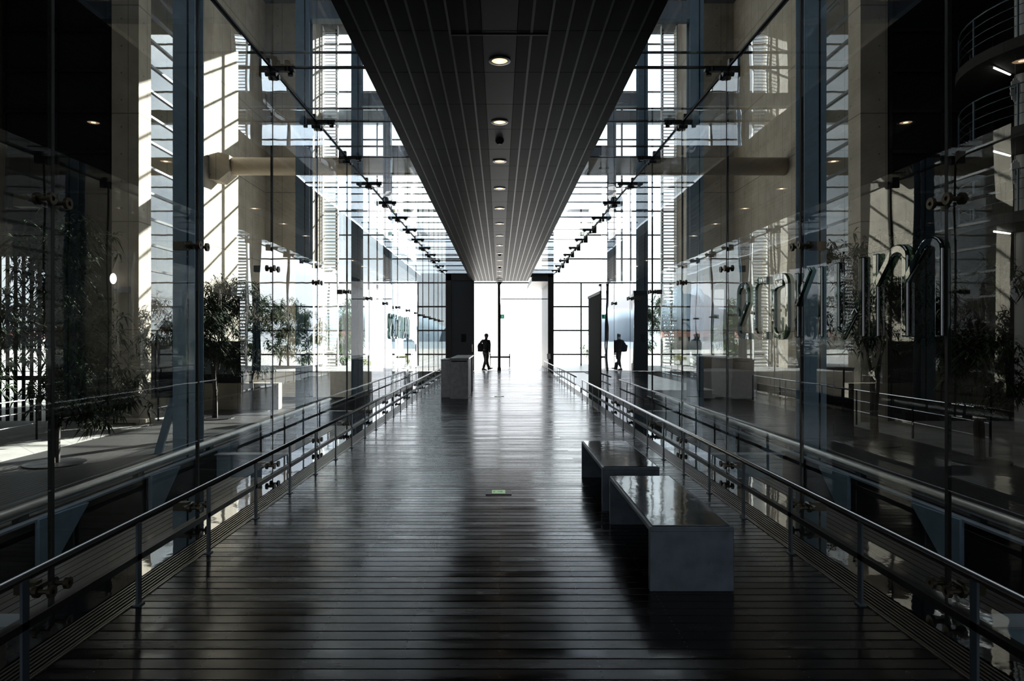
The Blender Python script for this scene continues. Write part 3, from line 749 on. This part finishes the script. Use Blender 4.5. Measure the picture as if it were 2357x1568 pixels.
b = MB(O); b.prism([(-.13, -.16), (.09, -.17), (.13, -.05), (.11, .20), (.04, .27), (-.08, .25), (-.14, .12)], 'y', -.06, .12)
b.v = [v+Vector(O) for v in b.v]
b.build('pouch', m_bag, bp, bevel=.03)
MB().tube([(.02, -.07, .2), (.13, -.13, .33), (.22, -.12, .40), (.26, -.02, .42)], .015, 8).build('strap', m_bag, bp)

# ================================================================= HALL THINGS
def leaf_tree(name, loc, htop, crown, n, m, label, group, cat='tree', leaf=.24, ntr=3):
    t = thing(name, label, cat, loc, 0, group)
    tk = MB()
    cz, rz, rx = crown[0], crown[1], crown[2]
    tips = []
    rnd = random.Random(hash(label) % 9999 if False else int(abs(loc[0]*100+loc[1]*10)))
    for i in range(ntr):
        a = rnd.uniform(0, 6.28); x0, y0 = .06*math.cos(a), .06*math.sin(a)
        pts = [(x0, y0, 0)]
        for j in range(1, 6): pts.append((x0+.12*j*rnd.uniform(-1, 1)*rx*.4, y0+.12*j*rnd.uniform(-1, 1)*rx*.4, htop*.92*j/5))
        tk.tube(pts, [.06, .055, .045, .035, .025, .012], 7)
    for i in range(14):
        a = rnd.uniform(0, 6.28); zz = cz+rnd.uniform(-.8, .6)*rz
        r = rx*.75*rnd.uniform(.5, 1)
        tk.tube([(0, 0, zz-.25), (r*.5*math.cos(a), r*.5*math.sin(a), zz), (r*math.cos(a), r*math.sin(a), zz+.15)], [.022, .015, .008], 5)
    tk.build('trunk', m_trunk, t)
    f = MB(); vs = []; fs = []
    cl_c = [(rnd.gauss(0, .5)*rx, rnd.gauss(0, .5)*rx, cz+rnd.uniform(-1, 1)*rz) for _ in range(16)]
    for i in range(n):
        c0 = rnd.choice(cl_c); c = Vector((c0[0]+rnd.gauss(0, .2)*rx, c0[1]+rnd.gauss(0, .2)*rx, c0[2]+rnd.gauss(0, .13)*rz))
        for j in range(10):
            a = rnd.uniform(0, 6.28); el = rnd.uniform(-.7, .8); ln = leaf*rnd.uniform(.6, 1.15)
            d = Vector((math.cos(a)*math.cos(el), math.sin(a)*math.cos(el), math.sin(el)))
            sd_ = d.cross(Vector((0, 0, 1))).normalized()*leaf*.065
            p0 = c; p1 = c+d*ln*.45; p2 = c+d*ln+Vector((0, 0, -.35*ln)); k0 = len(vs)
            vs += [p0, p1-sd_, p1+sd_, p2]; fs += [(k0, k0+1, k0+3, k0+2)]
    f.add(vs, fs); me = f.build('foliage', m, t)
    return t
G = 'long leaved plants in the hall'
leaf_tree('potted_tree', (-9.9, 15.2, ZL), 5.6, (3.3, 2.2, 1.5), 850, m_leaf, 'large dark long leaved tree near the left pier', G, leaf=.40)
leaf_tree('potted_tree', (-9.95, 23.9, ZL), 4.9, (3.5, 1.6, 1.4), 900, m_leaf, 'dark tree against the sunlit left wall, left of its pair', G, leaf=.36)
leaf_tree('potted_tree', (-9.5, 26.3, ZL), 4.9, (3.4, 1.6, 1.3), 900, m_leaf, 'dark tree against the shaded left wall, right of its pair', G, leaf=.36)
leaf_tree('potted_tree', (-13.9, 16.5, ZL), 5.0, (3.1, 1.6, 1.2), 300, m_leaf, 'dark tree cut by the left edge of the photo', G, leaf=.38)
leaf_tree('potted_tree', (9.9, 18, ZL), 4.9, (3.7, 1.5, 1.2), 450, m_leaf, 'dark tree behind the glass letters on the right', G, leaf=.38)
leaf_tree('potted_tree', (10.9, 15.5, ZL), 4.4, (2.9, 1.5, 1.0), 400, m_leaf, 'dark tree at the far right beside the balconies', G, leaf=.38)
# planters
for (x, y, l) in ((-9.9, 15.2, 'flat round tree grate under the large left tree'), (9.9, 18, 'flat round tree grate under the tree behind the letters'), (10.9, 15.5, 'flat round tree grate under the far right tree'),
                  (-9.95, 23.9, 'flat round tree grate under the tree by the sunlit wall'), (-9.5, 26.3, 'flat round tree grate under the tree by the shaded wall')):
    t = thing('tree_grate', l, 'grate', (x, y, ZL), 0, 'tree grates')
    MB(t.location).tube([(x, y, ZL), (x, y, ZL+.03)], .62, 28).build('ring', m_black, t)

# signboard left
t = thing('information_board', 'black information board on a slanting blue leg, left hall', 'sign', (-7.9, 16.6, ZL)); O = t.location
bd_ = MB(O).box(-8.45, -7.35, 16.55, 16.62, .07, 1.34).build('board', m_dark, t, bevel=.01)
MB(O).box(-8.3, -7.6, 16.54, 16.551, .92, 1.22).build('poster', m_vest, bd_)
MB(O).prism([(-8.42, ZL), (-8.24, ZL), (-7.84, .1), (-8.02, .1)], 'y', 16.62, 16.70).build('leg', m_blue, t)
# cabinet on low wall
t = thing('low_wall', 'low pale concrete wall under the dark cabinet, left hall', 'wall', (-9.6, 24.8, ZL)); O = t.location
MB(O).box(-11.9, -8.7, 26.85, 27.3, ZL, -.25).build('block', m_conc, t, bevel=.01)
t = thing('display_cabinet', 'dark display cabinet standing on the low concrete wall', 'cabinet', (-10.9, 27.1, -.25)); O = t.location
MB(O).box(-11.8, -10.1, 26.92, 27.28, -.25, 1.40).build('body', m_dark, t, bevel=.01)
gf_ = MB(O).box(-11.7, -10.2, 26.9, 26.92, .1, 1.3).build('glass_front', m_vest, t)
MB(O).box(-11.5, -11.1, 26.89, 26.9, .9, 1.0).build('orange_label', m_orange, gf_)
t = thing('hall_bench', 'low slatted bench on the pale paving at the left wall', 'bench', (-11.2, 30, ZL)); O = t.location
MB(O).box(-11.9, -10.5, 29.8, 30.3, -.98, -.92).build('seat', m_ctop, t)
for x in (-11.7, -10.7): MB(O).box(x-.03, x+.03, 29.85, 30.25, ZL, -.98).build('leg', m_dark, t)
t = thing('concrete_slab', 'low pale slab bench on the paving in front of the left pier', 'slab', (-12.3, 22.2, ZL)); O = t.location
MB(O).box(-13.3, -11.35, 21.9, 22.5, -1.20, -1.08).build('top', m_conc, t, bevel=.01)
for x in (-13.1, -11.6): MB(O).box(x-.1, x+.1, 21.95, 22.45, ZL+.02, -1.20).build('foot', m_conc, t)
# railings in the hall
def hall_rail(pts, label, zt=1.12, nm=3):
    t = thing('railing', label, 'railing', (pts[0][0], pts[0][1], ZL+.02), 0, 'thin railings in the hall'); O = t.location; z0 = ZL+.02
    for j in range(nm):
        MB(O).tube([(x, y, z0+zt*(1-j*.3)) for (x, y) in pts], .018 if j == 0 else .009, 8).build('rail', m_steel, t)
    for i, (x, y) in enumerate(pts):
        MB(O).box(x-.02, x+.02, y-.02, y+.02, z0, z0+zt).build('post', m_dark, t)
hall_rail([(-12.75, 16.5), (-12.75, 18.8), (-12.75, 21.0), (-12.75, 22.5)], 'thin post and wire railing beside the left pier')
hall_rail([(-11.5, 23.0), (-11.5, 25.5), (-11.5, 28.0), (-11.5, 31.0)], 'long thin railing along the foot of the left wall')
hall_rail([(11.5, 16.0), (11.5, 19.0), (11.5, 22.0), (11.5, 25.0), (11.5, 28.0), (11.5, 31.0)], 'long thin railing along the foot of the right wall')
# bins right
for i, x in enumerate((9.35, 9.95)):
    t = thing('recycling_bin', ['left of two dark square bins behind the right column', 'right of two dark square bins behind the right column'][i], 'bin', (x, 20, ZL), 0, 'dark square bins'); O = t.location
    MB(O).box(x-.28, x+.28, 19.7, 20.3, ZL, .62).build('body', m_dark, t, bevel=.01)
    lid = MB(O); lid.box(x-.29, x+.29, 19.69, 19.79, .62, .67); lid.box(x-.29, x+.29, 20.21, 20.31, .62, .67); lid.box(x-.29, x-.19, 19.79, 20.21, .62, .67); lid.box(x+.19, x+.29, 19.79, 20.21, .62, .67)
    lid.build('lid', m_plate, t)
# wall lamp at left pier
t = thing('wall_lamp', 'white round lamp on a steel bracket by the left pier', 'lamp', (-12.5, 22.6, 3.3)); O = t.location
MB(O).box(-12.75, -12.25, 22.5, 22.7, 3.02, 3.22).build('bracket', m_ctop, t)
blob('globe', mat('lamp_globe', (.8, .8, .8), .4, emis=(1, .98, .95), estr=1.6), t, (-.15, -.25, .17), (.10, .1, .18))
MB(O).tube([(-12.65, 22.35, 3.12), (-12.65, 22.5, 3.12)], .03, 8).build('arm', m_ctop, t)

# balconies right, three levels
for i, z0 in enumerate((4.95, 7.25, 9.65)):
    nm = ['lowest', 'middle', 'highest'][i]
    t = thing('balcony', '%s curved dark balcony with thin railing at the far right' % nm, 'balcony', (17.5, 20, z0), 0, 'curved balconies'); O = t.location
    poly = [(17.5+3.8*math.cos(a), 19.6+3.4*math.sin(a)) for a in [math.radians(100+8*k2) for k2 in range(22)]]+[(23.9, 16.3), (23.9, 22.9), (17, 22.9)]
    MB(O).prism(poly, 'z', z0-.3, z0).build('slab', m_dconc, t)
    for j in range(4):
        MB(O).tube([(17.5+3.7*math.cos(a), 19.6+3.3*math.sin(a), z0+1.15-.27*j) for a in [math.radians(120+8*k2) for k2 in range(18)]], .022 if j == 0 else .010, 6).build('rail', m_post, t)
    for kk in range(6):
        a = math.radians(125+25*kk); x, y = 17.5+3.7*math.cos(a), 19.6+3.3*math.sin(a)
        MB(O).box(x-.02, x+.02, y-.02, y+.02, z0, z0+1.15).build('post', m_post, t)
    lt = thing('tube_light', '%s white tube light glowing under a balcony, far right' % nm, 'ceiling light', (14.6, 20, z0-.35), 0, 'tube lights under the balconies')
    b = MB(lt.location); b.tube([(14.2, 19.6, z0-.37), (15.1, 20.2, z0-.33)], .028, 10); b.build('tube', m_tubel, lt)
    b = MB(lt.location); b.tube([(14.1, 19.53, z0-.32), (15.2, 20.27, z0-.32)], .03, 6); b.build('batten', m_plate, lt)
t = thing('round_column', 'pale round column at the far right edge behind the balconies', 'column', (15.55, 20.3, ZL))
MB(t.location).tube([(15.55, 20.3, ZL), (15.55, 20.3, 18.7)], .2, 24).build('shaft', m_white, t, smooth=True)
for i, z0 in enumerate((2.85, 6.1, 8.35)):
    t = thing('hanging_sign', '%s white toothed oval sign marked C hanging at the far right' % ['lowest', 'middle', 'highest'][i], 'sign', (14.2, 18.8, z0), 0, 'hanging toothed signs'); O = t.location
    pl = []
    for kk in range(48):
        a = 2*PI*kk/48; r = 1.0 if (kk//2) % 2 else .88
        pl.append((14.2+.15*r*math.cos(a), z0+.34*r*math.sin(a)))
    MB(O).prism(pl, 'y', 18.78, 18.81).build('disc', m_white, t)
    c = MB(O)
    c.box(14.2, 14.11, 18.77, 18.78, z0-.09, z0-.07) if False else None
    for (a, b, cc, d) in ((14.19, 14.28, .07, .09), (14.19, 14.28, -.09, -.07), (14.19, 14.205, -.09, .09), (14.08, 14.14, .02, .04)): c.box(a, b, 18.765, 18.78, z0+cc, z0+d)
    c.build('letter_mark', m_black, t)
    MB(O).tube([(14.2, 18.8, z0+.34), (14.2, 18.8, (4.65, 6.95, 9.35)[i])], .008, 6).build('cord', m_post, t)

# ================================================================= GARDEN OUTSIDE
G2 = 'trees outside the far glass'
for i, (x, y, h, rx, l) in enumerate([(-16.5, 47, 6.5, 1.9, 'green tree outside, beyond the left wall'), (-9.7, 43, 5.6, .9, 'narrow green tree outside beside the left louvres'), (-20.5, 44, 6.0, 1.9, 'green tree outside at far left'),
                       (6.9, 42.5, 4.9, 1.1, 'smallest green tree outside on the right, near the path'), (8.9, 43.5, 5.4, 1.1, 'middle green tree outside behind the right louvres'), (11.2, 45, 6.0, 1.3, 'tallest green tree outside on the right'), (18, 46, 5.6, 1.9, 'leafy tree outside beyond the right wall')]):
    leaf_tree('garden_tree', (x, y, -1.3), h, (h*.62, h*.34, rx), 420, m_leaf2, l, G2, leaf=.42, ntr=1)
G3 = 'yellow green shrubs behind the far glass'
for i, x in enumerate((-9.3, -8.2, -7.1, -6.0)):
    leaf_tree('shrub', (x, 40.6+.3*i, -1.3), 1.8, (1.15, .6, .5), 160, m_leafy if i % 2 else m_leaf2, '%s low yellow green shrub behind the far glass on the left' % ['leftmost', 'second', 'third', 'rightmost'][i], G3, 'shrub', .2, 2)
tw = random.Random(4)
for i in range(14):
    x = -150+i*21+tw.uniform(-4, 4); h = tw.uniform(1.5, 3.5)
    if x > -35: continue
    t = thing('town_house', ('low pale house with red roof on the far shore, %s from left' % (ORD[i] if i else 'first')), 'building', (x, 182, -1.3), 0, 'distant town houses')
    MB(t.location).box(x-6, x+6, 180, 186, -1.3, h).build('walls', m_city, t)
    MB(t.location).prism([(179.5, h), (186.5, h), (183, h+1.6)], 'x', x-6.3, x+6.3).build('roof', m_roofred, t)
    wb = MB(t.location)
    for a in range(5): wb.box(x-5+a*2.2, x-4+a*2.2, 179.9, 180.0, 1, 2.2)
    wb.build('window', m_dark, t)
